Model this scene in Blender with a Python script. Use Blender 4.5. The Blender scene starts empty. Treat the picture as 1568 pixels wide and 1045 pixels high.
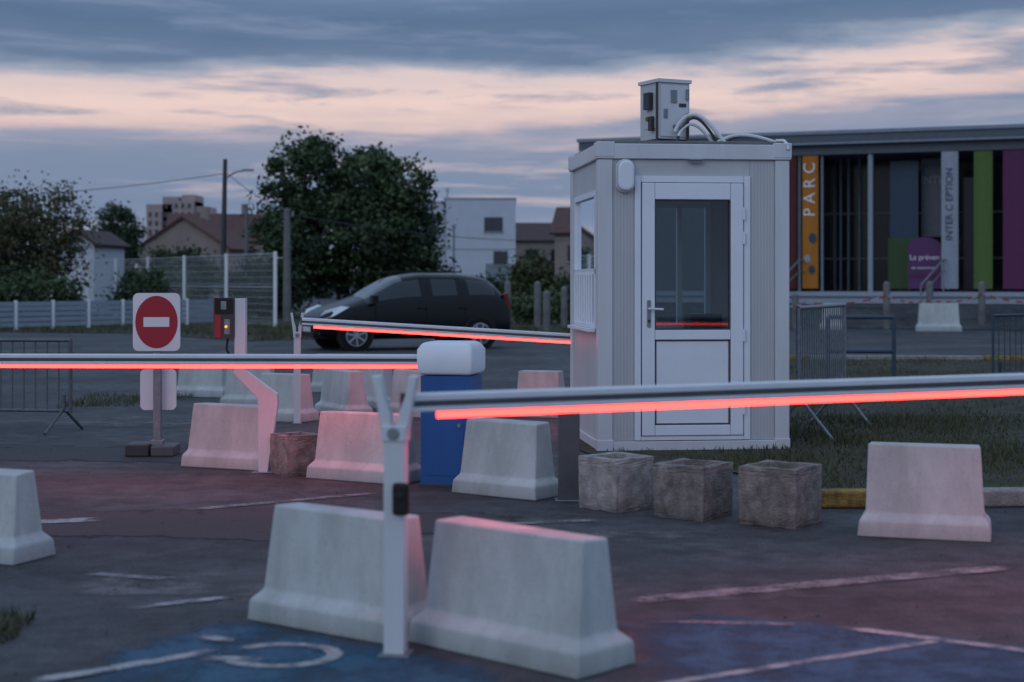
import bpy, math, random, bmesh
import numpy as np
from mathutils import Vector, Matrix, Euler
random.seed(7); np.random.seed(7)
R=math.radians
scene=bpy.context.scene
col=scene.collection

# ---------------------------------------------------------------- materials
def new_mat(name):
    m=bpy.data.materials.new(name); m.use_nodes=True
    nt=m.node_tree; return m,nt,nt.nodes['Principled BSDF']
def mat(name,c,rough=.6,metal=0,var=.18,scale=6,bump=.0,bscale=60,spec=.5,c2=None,streak=False,coat=0,dirt=0):
    m,nt,b=new_mat(name); N=nt.nodes; L=nt.links
    tc=N.new('ShaderNodeTexCoord')
    mp=N.new('ShaderNodeMapping')
    if streak: mp.inputs['Scale'].default_value=(1,1,.18)
    L.new(tc.outputs['Object'],mp.inputs['Vector'])
    n=N.new('ShaderNodeTexNoise'); n.inputs['Scale'].default_value=scale; n.inputs['Detail'].default_value=8; n.inputs['Roughness'].default_value=.62
    L.new(mp.outputs[0],n.inputs['Vector'])
    r=N.new('ShaderNodeValToRGB')
    a=[max(0,x*(1-var)) for x in c]; d=[x*(1+var*.6) for x in c] if c2 is None else list(c2)
    r.color_ramp.elements[0].position=.3; r.color_ramp.elements[0].color=(*a,1)
    r.color_ramp.elements[1].position=.7; r.color_ramp.elements[1].color=(*d,1)
    L.new(n.outputs['Fac'],r.inputs['Fac']); out=r.outputs['Color']
    if dirt>0: # blotchy grime + fine speckle, plus a tone darker towards the base
        oi=N.new('ShaderNodeObjectInfo'); va=N.new('ShaderNodeVectorMath'); va.operation='ADD'; L.new(tc.outputs['Object'],va.inputs[0]); L.new(oi.outputs['Random'],va.inputs[1])
        mm=N.new('ShaderNodeMapping'); mm.inputs['Scale'].default_value=(3,3,1.2); L.new(va.outputs[0],mm.inputs['Vector'])
        n5=N.new('ShaderNodeTexNoise'); n5.inputs['Scale'].default_value=1.6; n5.inputs['Detail'].default_value=10; n5.inputs['Roughness'].default_value=.7; L.new(mm.outputs[0],n5.inputs['Vector'])
        r5=N.new('ShaderNodeValToRGB'); r5.color_ramp.elements[0].position=.38; r5.color_ramp.elements[0].color=(1-dirt,1-dirt,1-dirt*1.05,1); r5.color_ramp.elements[1].position=.6; r5.color_ramp.elements[1].color=(1,1,1,1)
        L.new(n5.outputs['Fac'],r5.inputs['Fac'])
        n6=N.new('ShaderNodeTexNoise'); n6.inputs['Scale'].default_value=120; n6.inputs['Detail'].default_value=2; L.new(tc.outputs['Object'],n6.inputs['Vector'])
        r6=N.new('ShaderNodeValToRGB'); r6.color_ramp.elements[0].position=.26; r6.color_ramp.elements[0].color=(.6,.6,.6,1); r6.color_ramp.elements[1].position=.36; r6.color_ramp.elements[1].color=(1,1,1,1); L.new(n6.outputs['Fac'],r6.inputs['Fac'])
        sp=N.new('ShaderNodeSeparateXYZ'); L.new(tc.outputs['Object'],sp.inputs[0]); gm=N.new('ShaderNodeMapRange'); gm.inputs['From Min'].default_value=0; gm.inputs['From Max'].default_value=.10; gm.inputs['To Min'].default_value=1-dirt*1.3; gm.inputs['To Max'].default_value=1; L.new(sp.outputs['Z'],gm.inputs['Value'])
        for q in (r5.outputs[0],r6.outputs[0],gm.outputs[0]):
            x=N.new('ShaderNodeMixRGB'); x.blend_type='MULTIPLY'; x.inputs[0].default_value=1; L.new(out,x.inputs[1]); L.new(q,x.inputs[2]); out=x.outputs[0]
    L.new(out,b.inputs['Base Color'])
    b.inputs['Roughness'].default_value=rough; b.inputs['Metallic'].default_value=metal
    b.inputs['Specular IOR Level'].default_value=spec; b.inputs['Coat Weight'].default_value=coat
    if bump>0:
        n2=N.new('ShaderNodeTexNoise'); n2.inputs['Scale'].default_value=bscale; n2.inputs['Detail'].default_value=6
        L.new(tc.outputs['Object'],n2.inputs['Vector'])
        bp=N.new('ShaderNodeBump'); bp.inputs['Strength'].default_value=bump; bp.inputs['Distance'].default_value=.02
        L.new(n2.outputs['Fac'],bp.inputs['Height']); L.new(bp.outputs[0],b.inputs['Normal'])
    return m
def emit(name,c,s=1):
    m=bpy.data.materials.new(name); m.use_nodes=True; nt=m.node_tree; nt.nodes.clear()
    e=nt.nodes.new('ShaderNodeEmission'); e.inputs[0].default_value=(*c,1); e.inputs[1].default_value=s
    o=nt.nodes.new('ShaderNodeOutputMaterial'); nt.links.new(e.outputs[0],o.inputs[0]); return m
def glass(name,tint,refl=.12):
    m=bpy.data.materials.new(name); m.use_nodes=True; nt=m.node_tree; nt.nodes.clear(); N=nt.nodes;L=nt.links
    t=N.new('ShaderNodeBsdfTransparent'); t.inputs[0].default_value=(*tint,1)
    g=N.new('ShaderNodeBsdfGlossy'); g.inputs['Roughness'].default_value=.02; g.inputs[0].default_value=(.9,.95,1,1)
    f=N.new('ShaderNodeFresnel'); f.inputs[0].default_value=1.5
    ad=N.new('ShaderNodeMath'); ad.operation='ADD'; ad.use_clamp=True; ad.inputs[1].default_value=refl-.04
    L.new(f.outputs[0],ad.inputs[0])
    mx=N.new('ShaderNodeMixShader'); L.new(ad.outputs[0],mx.inputs[0]); L.new(t.outputs[0],mx.inputs[1]); L.new(g.outputs[0],mx.inputs[2])
    o=N.new('ShaderNodeOutputMaterial'); L.new(mx.outputs[0],o.inputs[0]); return m

def asphalt_mat():
    m,nt,b=new_mat('asphalt'); N=nt.nodes;L=nt.links
    tc=N.new('ShaderNodeTexCoord')
    def noise(s,d=6,r=.6):
        n=N.new('ShaderNodeTexNoise'); n.inputs['Scale'].default_value=s; n.inputs['Detail'].default_value=d; n.inputs['Roughness'].default_value=r
        L.new(tc.outputs['Object'],n.inputs['Vector']); return n
    n1=noise(.55,7,.65); r1=N.new('ShaderNodeValToRGB'); r1.color_ramp.elements[0].position=.40; r1.color_ramp.elements[0].color=(.052,.057,.064,1)
    r1.color_ramp.elements[1].position=.62; r1.color_ramp.elements[1].color=(.095,.100,.108,1); L.new(n1.outputs['Fac'],r1.inputs['Fac'])
    n2=noise(75,3,.8); r2=N.new('ShaderNodeValToRGB'); r2.color_ramp.elements[0].position=.3; r2.color_ramp.elements[0].color=(.45,.45,.45,1)
    r2.color_ramp.elements[1].position=.75; r2.color_ramp.elements[1].color=(1.7,1.68,1.65,1); L.new(n2.outputs['Fac'],r2.inputs['Fac'])
    mx=N.new('ShaderNodeMixRGB'); mx.blend_type='MULTIPLY'; mx.inputs[0].default_value=1; L.new(r1.outputs[0],mx.inputs[1]); L.new(r2.outputs[0],mx.inputs[2])
    n3=noise(5,8,.7); r3=N.new('ShaderNodeValToRGB'); r3.color_ramp.elements[0].position=.38; r3.color_ramp.elements[0].color=(.68,.68,.68,1)
    r3.color_ramp.elements[1].position=.62; r3.color_ramp.elements[1].color=(1.2,1.2,1.2,1); L.new(n3.outputs['Fac'],r3.inputs['Fac'])
    m2=N.new('ShaderNodeMixRGB'); m2.blend_type='MULTIPLY'; m2.inputs[0].default_value=1; L.new(mx.outputs[0],m2.inputs[1]); L.new(r3.outputs[0],m2.inputs[2])
    v=N.new('ShaderNodeTexVoronoi'); v.feature='DISTANCE_TO_EDGE'; v.inputs['Scale'].default_value=.55
    wn=noise(2.5,6); mv=N.new('ShaderNodeMixRGB'); mv.inputs[0].default_value=.4; L.new(tc.outputs['Object'],mv.inputs[1]); L.new(wn.outputs['Color'],mv.inputs[2]); L.new(mv.outputs[0],v.inputs['Vector'])
    rc=N.new('ShaderNodeValToRGB'); rc.color_ramp.elements[0].position=.0; rc.color_ramp.elements[0].color=(.4,.4,.4,1); rc.color_ramp.elements[1].position=.008; rc.color_ramp.elements[1].color=(1,1,1,1)
    L.new(v.outputs['Distance'],rc.inputs['Fac'])
    m3=N.new('ShaderNodeMixRGB'); m3.blend_type='MULTIPLY'; m3.inputs[0].default_value=.5; L.new(m2.outputs[0],m3.inputs[1]); L.new(rc.outputs[0],m3.inputs[2])
    L.new(m3.outputs[0],b.inputs['Base Color']); b.inputs['Roughness'].default_value=.8; b.inputs['Specular IOR Level'].default_value=.3
    bp=N.new('ShaderNodeBump'); bp.inputs['Strength'].default_value=.6; bp.inputs['Distance'].default_value=.010
    L.new(n2.outputs['Fac'],bp.inputs['Height']); L.new(bp.outputs[0],b.inputs['Normal'])
    return m
def worn_paint(name,c,wear=.5,scale=7,soft=.12):
    m,nt,b=new_mat(name); N=nt.nodes;L=nt.links
    tc=N.new('ShaderNodeTexCoord'); n=N.new('ShaderNodeTexNoise'); n.inputs['Scale'].default_value=scale; n.inputs['Detail'].default_value=12; n.inputs['Roughness'].default_value=.72
    L.new(tc.outputs['Object'],n.inputs['Vector'])
    at=N.new('ShaderNodeAttribute'); at.attribute_name='edge'
    ma=N.new('ShaderNodeMath'); ma.operation='MULTIPLY_ADD'; L.new(at.outputs['Fac'],ma.inputs[0]); ma.inputs[1].default_value=.32; ma.inputs[2].default_value=-.32
    ad=N.new('ShaderNodeMath'); ad.operation='ADD'; L.new(ma.outputs[0],ad.inputs[0]); L.new(n.outputs['Fac'],ad.inputs[1])
    mr=N.new('ShaderNodeMapRange'); mr.inputs['From Min'].default_value=wear-soft; mr.inputs['From Max'].default_value=wear+soft; L.new(ad.outputs[0],mr.inputs['Value'])
    n2=N.new('ShaderNodeTexNoise'); n2.inputs['Scale'].default_value=75; n2.inputs['Detail'].default_value=3; L.new(tc.outputs['Object'],n2.inputs['Vector'])
    r=N.new('ShaderNodeValToRGB'); r.color_ramp.elements[0].position=.3; r.color_ramp.elements[0].color=(*[x*.55 for x in c],1); r.color_ramp.elements[1].position=.65; r.color_ramp.elements[1].color=(*c,1)
    L.new(n2.outputs['Fac'],r.inputs['Fac']); L.new(r.outputs[0],b.inputs['Base Color']); b.inputs['Roughness'].default_value=.75
    bp=N.new('ShaderNodeBump'); bp.inputs['Strength'].default_value=.5; bp.inputs['Distance'].default_value=.01
    L.new(n2.outputs['Fac'],bp.inputs['Height']); L.new(bp.outputs[0],b.inputs['Normal'])
    L.new(mr.outputs[0],b.inputs['Alpha'])
    return m

M={}
M['asph']=asphalt_mat()
M['conc']=mat('painted_concrete',(.50,.54,.545),.8,var=.09,scale=5,bump=.10,bscale=70,streak=True,dirt=.22)
M['conc2']=mat('weathered_concrete',(.27,.255,.24),.9,var=.5,scale=14,bump=.6,bscale=80,dirt=.3)
M['conc3']=mat('light_weathered_concrete',(.40,.385,.37),.9,var=.4,scale=12,bump=.5,bscale=80,dirt=.3)
M['kerb']=mat('kerb_stone',(.28,.275,.26),.9,var=.4,scale=12,bump=.5)
M['yellow']=mat('yellow_kerb_paint',(.28,.18,.04),.8,var=.8,scale=14,bump=.5)
M['white']=mat('white_coating',(.60,.63,.67),.4,var=.10,scale=4,streak=True)
M['pvc']=mat('white_pvc',(.74,.79,.87),.35,var=.05,scale=3)
M['panel']=mat('wall_panel',(.50,.52,.545),.5,var=.09,scale=3,streak=True)
M['groove']=mat('joint_rubber',(.07,.07,.08),.7)  # dark rubber in the joints of the door and its pane
M['gal']=mat('galvanised_steel',(.24,.265,.29),.5,metal=.5,var=.25,scale=20)
M['steel2']=mat('dull_steel',(.12,.135,.15),.55,metal=.4,var=.25,scale=20)
M['alu']=mat('arm_aluminium',(.66,.69,.74),.35,metal=.1,var=.06)
M['dark']=mat('dark_metal',(.04,.042,.048),.5,var=.2)
M['black']=mat('black_plastic',(.013,.013,.014),.5,spec=.3)
M['bollard']=mat('bollard_grey',(.085,.09,.10),.6,var=.2,scale=10)
M['blue']=mat('blue_enamel',(.008,.085,.30),.45,var=.15,scale=4,streak=True)
M['red']=mat('red_sign_film',(.33,.012,.028),.45,var=.06)
M['signw']=mat('white_sign_film',(.70,.73,.77),.45,var=.05)
M['wire']=mat('mesh_wire_coating',(.42,.46,.47),.5,var=.05)
M['grass']=mat('grass_soil',(.035,.042,.020),.95,var=.6,scale=3,bump=.8,bscale=40,c2=(.070,.065,.042))
M['blade']=mat('grass_blade',(.052,.070,.028),.8,var=.3,scale=2,c2=(.10,.10,.05))
M['carpaint']=mat('black_car_paint',(.004,.005,.008),.25,var=.05,spec=.30)
M['carglass']=mat('car_window_glass',(.016,.022,.027),.08,var=.05,spec=.55)
M['wscreen']=mat('windscreen_glass',(.07,.085,.095),.06,var=.05,spec=.9)  # base colour lightened to stand in for the sky reflected in it
M['tyre']=mat('tyre_rubber',(.012,.012,.012),.85,spec=.2)
M['alloy']=mat('alloy_rim',(.40,.42,.46),.35,metal=.5)
M['lens']=mat('lamp_lens',(.66,.74,.80),.12,var=.15,scale=30)
M['tail']=mat('tail_lamp_lens',(.16,.008,.012),.3)
M['plate']=mat('number_plate',(.6,.6,.6),.4)
M['bark']=mat('bark',(.045,.040,.034),.95,var=.4,scale=10,bump=.8)
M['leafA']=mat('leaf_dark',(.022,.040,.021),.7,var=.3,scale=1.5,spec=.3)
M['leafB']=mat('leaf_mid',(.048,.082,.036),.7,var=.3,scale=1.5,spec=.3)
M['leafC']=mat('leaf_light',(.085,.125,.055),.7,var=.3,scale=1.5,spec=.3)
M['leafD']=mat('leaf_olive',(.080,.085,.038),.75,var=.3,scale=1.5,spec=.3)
M['leafE']=mat('leaf_brown',(.095,.075,.045),.8,var=.3,scale=1.5,spec=.3)
M['render']=mat('white_render',(.50,.55,.62),.85,var=.07,scale=1)
M['render2']=mat('grey_render',(.22,.25,.30),.85,var=.1,scale=1)
M['beige']=mat('beige_render',(.27,.225,.205),.85,var=.15,scale=1)
M['pinkb']=mat('pink_concrete_facade',(.36,.29,.29),.85,var=.1,scale=.5)
M['tile']=mat('clay_roof_tiles',(.11,.055,.048),.9,var=.3,scale=3,bump=.5,bscale=10)
M['tile2']=mat('brown_roof_tiles',(.075,.05,.05),.9,var=.3,scale=3)
M['win']=mat('window_pane',(.02,.028,.04),.1,var=.1,spec=.6)
M['frame']=mat('dark_window_frame',(.055,.065,.08),.5)
M['fascia']=mat('roof_fascia_metal',(.070,.092,.125),.5,var=.15)
M['fascial']=mat('roof_edge_light',(.20,.245,.31),.5,var=.15)
M['facade']=mat('dark_glass_facade',(.006,.008,.012),.15,var=.2,scale=.5,spec=.3)
M['orange']=mat('orange_banner',(.42,.15,.008),.7,var=.12)
M['bwhite']=mat('pale_banner',(.28,.32,.38),.65,var=.1)
M['green']=mat('green_banner',(.075,.14,.028),.7,var=.1)
M['mag']=mat('magenta_banner',(.095,.014,.075),.7,var=.1)
M['maroon']=mat('maroon_banner',(.08,.012,.012),.7,var=.1)
M['bluep']=mat('blue_panel',(.006,.040,.085),.5,var=.15)
M['greenp']=mat('green_panel',(.026,.066,.018),.6,var=.1)
M['purple']=mat('purple_panel',(.085,.02,.11),.6,var=.1)
M['tred']=mat('red_tape',(.35,.03,.035),.5)
M['cable']=mat('pale_cable',(.70,.72,.76),.5)
M['skirt']=mat('pavement_slab',(.16,.165,.17),.85,var=.3,scale=3)
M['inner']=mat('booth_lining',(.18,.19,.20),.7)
M['desk']=mat('wood_desk',(.13,.085,.055),.6,var=.3,scale=8)
M['glass']=glass('booth_glass',(.58,.66,.68),.05)
M['led']=emit('red_led_diffuser',(1,.043,.036),7)
M['leddown']=emit('red_led_output',(1,.055,.085),60)
M['ind']=emit('indicator_light',(1,.25,.02),3)
M['pw']=worn_paint('worn_white_marking',(.44,.44,.45),wear=.41)
M['pw2']=worn_paint('very_worn_white_marking',(.30,.30,.31),wear=.48,scale=5)
M['pb']=worn_paint('worn_blue_marking',(.025,.11,.19),wear=.42,scale=3,soft=.13)
M['patch']=worn_paint('asphalt_repair',(.036,.039,.044),wear=.36,scale=3,soft=.06)
M['patchl']=worn_paint('pale_worn_asphalt',(.15,.152,.155),wear=.50,scale=2.5,soft=.11)

# ---------------------------------------------------------------- builders
def empty(name,loc=(0,0,0),rz=0):
    o=bpy.data.objects.new(name,None); o.location=loc; o.rotation_euler=(0,0,rz); o.empty_display_size=.2; col.objects.link(o); return o
class MB:
    def __init__(s): s.v=[];s.f=[];s.m=[];s.mats=[]
    def mi(s,k):
        if k not in s.mats: s.mats.append(k)
        return s.mats.index(k)
    def box(s,c,d,k,rz=0,rx=0,ry=0):
        i=len(s.v); e=Euler((rx,ry,rz)).to_matrix(); c=Vector(c)
        for x in(-.5,.5):
            for y in(-.5,.5):
                for z in(-.5,.5): s.v.append(tuple(c+e@Vector((x*d[0],y*d[1],z*d[2]))))
        for q in((0,1,3,2),(4,6,7,5),(0,4,5,1),(2,3,7,6),(0,2,6,4),(1,5,7,3)):
            s.f.append([i+a for a in q]); s.m.append(s.mi(k))
    def b2(s,x0,x1,y0,y1,z0,z1,k): s.box(((x0+x1)/2,(y0+y1)/2,(z0+z1)/2),(x1-x0,y1-y0,z1-z0),k)
    def ring(s,rings,k,cap=True,close=True):
        i=len(s.v); n=len(rings[0])
        for r in rings: s.v.extend([tuple(p) for p in r])
        for a in range(len(rings)-1):
            for b in range(n if close else n-1):
                c=(b+1)%n; s.f.append([i+a*n+b,i+a*n+c,i+(a+1)*n+c,i+(a+1)*n+b]); s.m.append(s.mi(k))
        if cap:
            s.f.append([i+b for b in range(n)][::-1]); s.m.append(s.mi(k))
            s.f.append([i+(len(rings)-1)*n+b for b in range(n)]); s.m.append(s.mi(k))
    def cyl(s,p1,p2,r1,k,r2=None,n=12):
        r2=r1 if r2 is None else r2; p1=Vector(p1);p2=Vector(p2); d=(p2-p1).normalized()
        u=d.cross(Vector((0,0,1))) if abs(d.z)<.95 else d.cross(Vector((1,0,0))); u.normalize(); w=d.cross(u)
        s.ring([[p+u*math.cos(t)*r+w*math.sin(t)*r for t in [2*math.pi*j/n for j in range(n)]] for p,r in((p1,r1),(p2,r2))],k)
    def path(s,pts,r,k,n=8):
        for a,b in zip(pts[:-1],pts[1:]): s.cyl(a,b,r,k,n=n)
    def prism(s,pts,y0,y1,k):  # pts in xz
        s.ring([[(x,y0,z) for x,z in pts],[(x,y1,z) for x,z in pts]],k)
    def obj(s,name,parent=None,loc=(0,0,0),rot=(0,0,0),bevel=0,smooth=False,seg=2,ang=40):
        me=bpy.data.meshes.new(name); me.from_pydata(s.v,[],s.f)
        for k in s.mats: me.materials.append(M[k])
        me.polygons.foreach_set('material_index',s.m)
        me.update()
        bm=bmesh.new(); bm.from_mesh(me); bmesh.ops.recalc_face_normals(bm,faces=bm.faces); bm.to_mesh(me); bm.free()
        o=bpy.data.objects.new(name,me); col.objects.link(o); o.location=loc; o.rotation_euler=rot
        if parent: o.parent=parent
        if smooth:
            for p in me.polygons: p.use_smooth=True
        if bevel>0:
            b=o.modifiers.new('b','BEVEL'); b.width=bevel; b.segments=seg; b.limit_method='ANGLE'; b.angle_limit=R(ang)
            for p in me.polygons: p.use_smooth=True
            b.harden_normals=True
        return o
def sheet(name,pts,z,k):
    b=MB(); b.v=[(x,y,z) for x,y in pts]; b.f=[list(range(len(pts)))]; b.m=[b.mi(k)]; return b.obj(name)
# paint: meshes with an 'edge' attribute (0 at border, 1 inside) that drives wear
class Paint:
    def __init__(s): s.v=[];s.f=[];s.e=[];s.m=[];s.mats=[]
    def mi(s,k):
        if k not in s.mats: s.mats.append(k)
        return s.mats.index(k)
    def strip(s,p,q,w,z,k):
        p=Vector((*p,0));q=Vector((*q,0)); L=(q-p).length; d=(q-p)/L; sd=Vector((-d.y,d.x,0)); n=max(2,int(L/.15)); i=len(s.v)
        for a in range(n+1):
            t=a/n; ww=w*random.uniform(.92,1.08)
            for c,ev in((-.6,0),(-.36,1),(.36,1),(.6,0)):
                P=p+d*L*t+sd*ww*c; s.v.append((P.x,P.y,z)); s.e.append(0 if a in(0,n) else ev)
        for a in range(n):
            for c in range(3): j=i+a*4+c; s.f.append((j,j+1,j+5,j+4)); s.m.append(s.mi(k))
    def poly(s,pts,z,k,inset=.82):
        P=[]
        for a,b in zip(pts,pts[1:]+pts[:1]):
            for t in range(5): P.append(((a[0]+(b[0]-a[0])*t/5)+random.gauss(0,.012),(a[1]+(b[1]-a[1])*t/5)+random.gauss(0,.012)))
        cx=sum(p[0] for p in P)/len(P);cy=sum(p[1] for p in P)/len(P); n=len(P); i=len(s.v)
        for p in P: s.v.append((p[0],p[1],z)); s.e.append(0)
        for p in P: s.v.append((cx+(p[0]-cx)*inset,cy+(p[1]-cy)*inset,z)); s.e.append(1)
        s.v.append((cx,cy,z)); s.e.append(1)
        for a in range(n):
            c=(a+1)%n; s.f.append((i+a,i+c,i+n+c,i+n+a)); s.f.append((i+n+a,i+n+c,i+2*n)); s.m+= [s.mi(k)]*2
    def obj(s,name):
        me=bpy.data.meshes.new(name); me.from_pydata(s.v,[],s.f)
        for k in s.mats: me.materials.append(M[k])
        me.polygons.foreach_set('material_index',s.m)
        a=me.attributes.new('edge','FLOAT','POINT'); a.data.foreach_set('value',[float(x) for x in s.e]); me.update()
        o=bpy.data.objects.new(name,me); col.objects.link(o); return o
def text(s,parent,loc,rot,size,k,name='lettering'):
    c=bpy.data.curves.new(name,'FONT'); c.body=s; c.size=size; c.extrude=.004; c.align_x='CENTER'; c.align_y='CENTER'
    o=bpy.data.objects.new(name,c); col.objects.link(o); o.parent=parent; o.location=loc; o.rotation_euler=rot; c.materials.append(M[k]); return o

# ---------------------------------------------------------------- ground
b=MB(); b.v=[(-900,-20,0),(900,-20,0),(900,1500,0),(-900,1500,0)]; b.f=[[0,1,2,3]]; b.m=[b.mi('asph')]; b.obj('asphalt_ground')
def blades(name,regions,h,w,k='blade',z=0):
    V=[];F=[]
    for (poly,cnt) in regions:
        xs=[p[0] for p in poly]; ys=[p[1] for p in poly]; c=0
        while c<cnt:
            x=random.uniform(min(xs),max(xs)); y=random.uniform(min(ys),max(ys))
            ins=False; j=len(poly)-1
            for i in range(len(poly)):
                if (poly[i][1]>y)!=(poly[j][1]>y) and x<(poly[j][0]-poly[i][0])*(y-poly[i][1])/(poly[j][1]-poly[i][1])+poly[i][0]: ins=not ins
                j=i
            if not ins: c+=.2; continue
            dens=math.sin(x*1.7+1.3*math.sin(y*.9))*math.sin(y*1.3+math.sin(x*2.1))
            if random.random()>.55+.5*dens: c+=.3; continue
            c+=1
            a=random.uniform(0,6.28); hh=h*random.uniform(.4,1.3)*(1+.5*dens); i=len(V); dx=math.cos(a)*w;dy=math.sin(a)*w
            lx=random.gauss(0,hh*.4);ly=random.gauss(0,hh*.4)
            V+= [(x-dx,y-dy,z),(x+dx,y+dy,z),(x+lx,y+ly,z+hh)]; F.append((i,i+1,i+2))
    me=bpy.data.meshes.new(name); me.from_pydata(V,[],F); me.materials.append(M[k]); o=bpy.data.objects.new(name,me); col.objects.link(o); return o
lawn=[(.55,12.9),(.62,12.55),(.95,12.3),(1.2,11.75),(1.55,11.5),(1.8,10.9),(2.05,10.1),(2.35,9.85),(4,10.1),(9,10.4),(24,11),(26,27.5),(9,28),(4.5,27.5),(3,24),(2.2,20),(1.0,16.5),(.45,14.6)]
sheet('lawn',lawn,.012,'grass')
near=[(.75,12.75),(1.0,12.35),(1.25,11.85),(1.6,11.55),(1.85,10.95),(2.1,10.2),(2.4,9.95),(4,10.2),(6.5,10.4),(7.5,16),(2.3,16),(2.3,13)]
blades('lawn_grass',[(near,24000),([(2.3,16),(7.5,16),(13,27.5),(4.5,27.5),(3,24),(2.2,20)],14000)],.05,.006,z=.012)
vl=[(-30,41),(-14,42.5),(-9.5,41),(-6.2,36),(-4.5,37.5),(-1,38),(3.0,37),(4.0,44),(3,75),(-60,75),(-60,50)]
sheet('grass_verge',vl,.012,'grass')
blades('verge_grass',[([(-17,42.5),(-9.5,41.2),(-6.2,36.2),(-4.5,37.6),(3,37.2),(3.8,43),(-1,47),(-17,50)],14000)],.12,.014,z=.01)
blades('grass_tuft',[([(-5.0,17.2),(-3.9,17.5),(-3.8,19.0),(-5.2,19.2)],900),([(-2.3,6.0),(-1.94,6.05),(-1.98,6.5),(-2.4,6.7)],500)],.055,.007,z=.0)
b=Paint()
b.poly([(-3.3,8.6),(-1.2,8.3),(.4,8.9),(.2,9.4),(-1.6,9.7),(-3.4,9.5)],.0025,'patch',.75)
b.poly([(-2.3,6.9),(-.9,6.8),(-.7,7.5),(-2.1,7.7)],.0028,'patchl',.6); b.poly([(.6,6.7),(1.5,6.9),(1.3,7.4),(.5,7.1)],.0028,'patchl',.6); b.poly([(-.3,8.3),(1.4,8.3),(1.2,8.8),(-.2,8.9)],.0028,'patchl',.6)
b.poly([(-5,12.2),(-2,11.9),(-1.8,12.9),(-5,13.6)],.0025,'patch',.7); b.poly([(-5,15),(-2.9,14.5),(-2.5,16),(-5,17)],.0028,'patchl',.6)
b.obj('asphalt_repair_patch')
b=Paint()
b.strip((-2.085,9.46),(-.836,10.34),.12,.0065,'pw2'); b.strip((-3.1,8.95),(-2.36,9.17),.17,.0065,'pw')
b.strip((-2.10,7.50),(-1.47,7.28),.10,.0065,'pw2'); b.strip((-1.67,6.67),(-1.16,6.95),.08,.0065,'pw')
b.strip((.45,6.80),(2.505,7.67),.16,.0065,'pw2'); b.strip((2.505,7.67),(4.5,8.5),.16,.0065,'pw')
b.strip((-.2,8.95),(.6,9.15),.10,.0065,'pw2')
b.obj('painted_road_line')
b=Paint()
b.poly([(-1.50,6.25),(-1.1,6.5),(-.85,6.35),(-.4,6.0),(0,5.7),(.25,4.9),(.2,4.2),(-1.8,4.2),(-1.6,5.4)],.0045,'pb',.8)
b.poly([(.3,6.45),(.8,6.65),(1.3,6.45),(2.05,6.0),(3.4,5.0),(3.4,4.2),(.3,4.2)],.0045,'pb',.75)
b.obj('blue_parking_marking')
b=Paint(); b.strip((1.28,6.33),(3.3,5.0),.07,.0085,'pw'); b.strip((.4,5.34),(1.75,6.12),.055,.0085,'pw'); b.strip((.5,6.42),(1.26,6.34),.06,.0085,'pw2')
b.obj('parking_bay_line')
b=Paint()
c=Vector((-.86,5.83,0)); pts=[]
for j in range(14):
    t=R(-150+j*290/13); pts.append((c.x+.20*math.cos(t),c.y+.17*math.sin(t)))
for j,(px,py) in enumerate(pts):
    dx,dy=px-c.x,py-c.y; l=math.hypot(dx,dy)
    for rr,ev in((-.042,0),(-.024,1),(.024,1),(.042,0)): b.v.append((px+dx/l*rr,py+dy/l*rr,.0085)); b.e.append(ev)
for j in range(len(pts)-1):
    for cc in range(3): q=j*4+cc; b.f.append((q,q+1,q+5,q+4)); b.m.append(b.mi('pw'))
b.strip((-1.75,5.38),(-1.08,5.92),.08,.0088,'pw'); b.strip((-1.2,5.80),(-.86,5.74),.07,.0092,'pw'); b.strip((-1.02,6.0),(-1.25,6.18),.08,.0092,'pw')
b.obj('wheelchair_symbol_marking')
b=MB()
for _ in range(160):
    y=5+random.random()**1.4*9; x=random.uniform(-.36,.36)*y; s=random.uniform(.003,.007)
    b.box((x,y,s*.4+.006),(s*2,s*1.5,s),'bollard' if random.random()<.6 else 'dark',rz=random.uniform(0,3))
b.obj('loose_gravel')
b=MB(); b.b2(0,.9,0,.14,0,.11,'yellow'); b.b2(.91,1.9,0,.14,0,.11,'kerb')
for i in range(5): b.b2(1.91+i*1.01,2.9+i*1.01,0,.14,0,.11,'kerb')
b.obj('kerb',loc=(1.80,9.60,0),rot=(0,0,R(3)),bevel=.02)
b=MB(); 
for i in range(14): b.b2(i*1.01,i*1.01+1,0,.14,0,.09,'yellow' if i in(0,1,5,9) else 'kerb')
b.obj('kerb',loc=(3.2,27.6,0),rot=(0,0,R(-3)),bevel=.02)

# ---------------------------------------------------------------- concrete barriers
def cbar(x,y,ang,L=.78,s=1,h=.47,k='conc'):
    b=MB(); hl=L/2
    prof=[(hl,.165,0),(hl-.006,.158,.088),(hl-.038,.112,.128),(hl-.058,.074,h)]
    b.ring([[(-l,-w,z),(l,-w,z),(l,w,z),(-l,w,z)] for l,w,z in prof],k)
    o=b.obj('concrete_barrier',loc=(x,y,0),rot=(0,0,R(ang)),bevel=.011,ang=12,seg=3)
    for v in o.data.vertices:
        v.co.x+=random.uniform(-.005,.005); v.co.y+=random.uniform(-.004,.004)
        if v.co.z>.3: v.co.z+=random.uniform(-.005,.005)
    o.scale=(s,s,s); return o
def cfr(x0,y0,x1,y1,L=None,s=1,h=.47):
    d=Vector((x1-x0,y1-y0)); l=d.length; a=math.atan2(d.y,d.x); n=Vector((-d.y,d.x))/l
    c=Vector(((x0+x1)/2,(y0+y1)/2))+n*.165*s
    return cbar(c.x,c.y,math.degrees(a),l/s,s,h)
cfr(-1.093,6.46,-.465,5.99)
cfr(-.405,6.06,.2306,5.48)
cfr(-3.15,7.95,-2.44,7.68,h=.44)
cfr(-2.50,11.79,-1.84,11.5)
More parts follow.
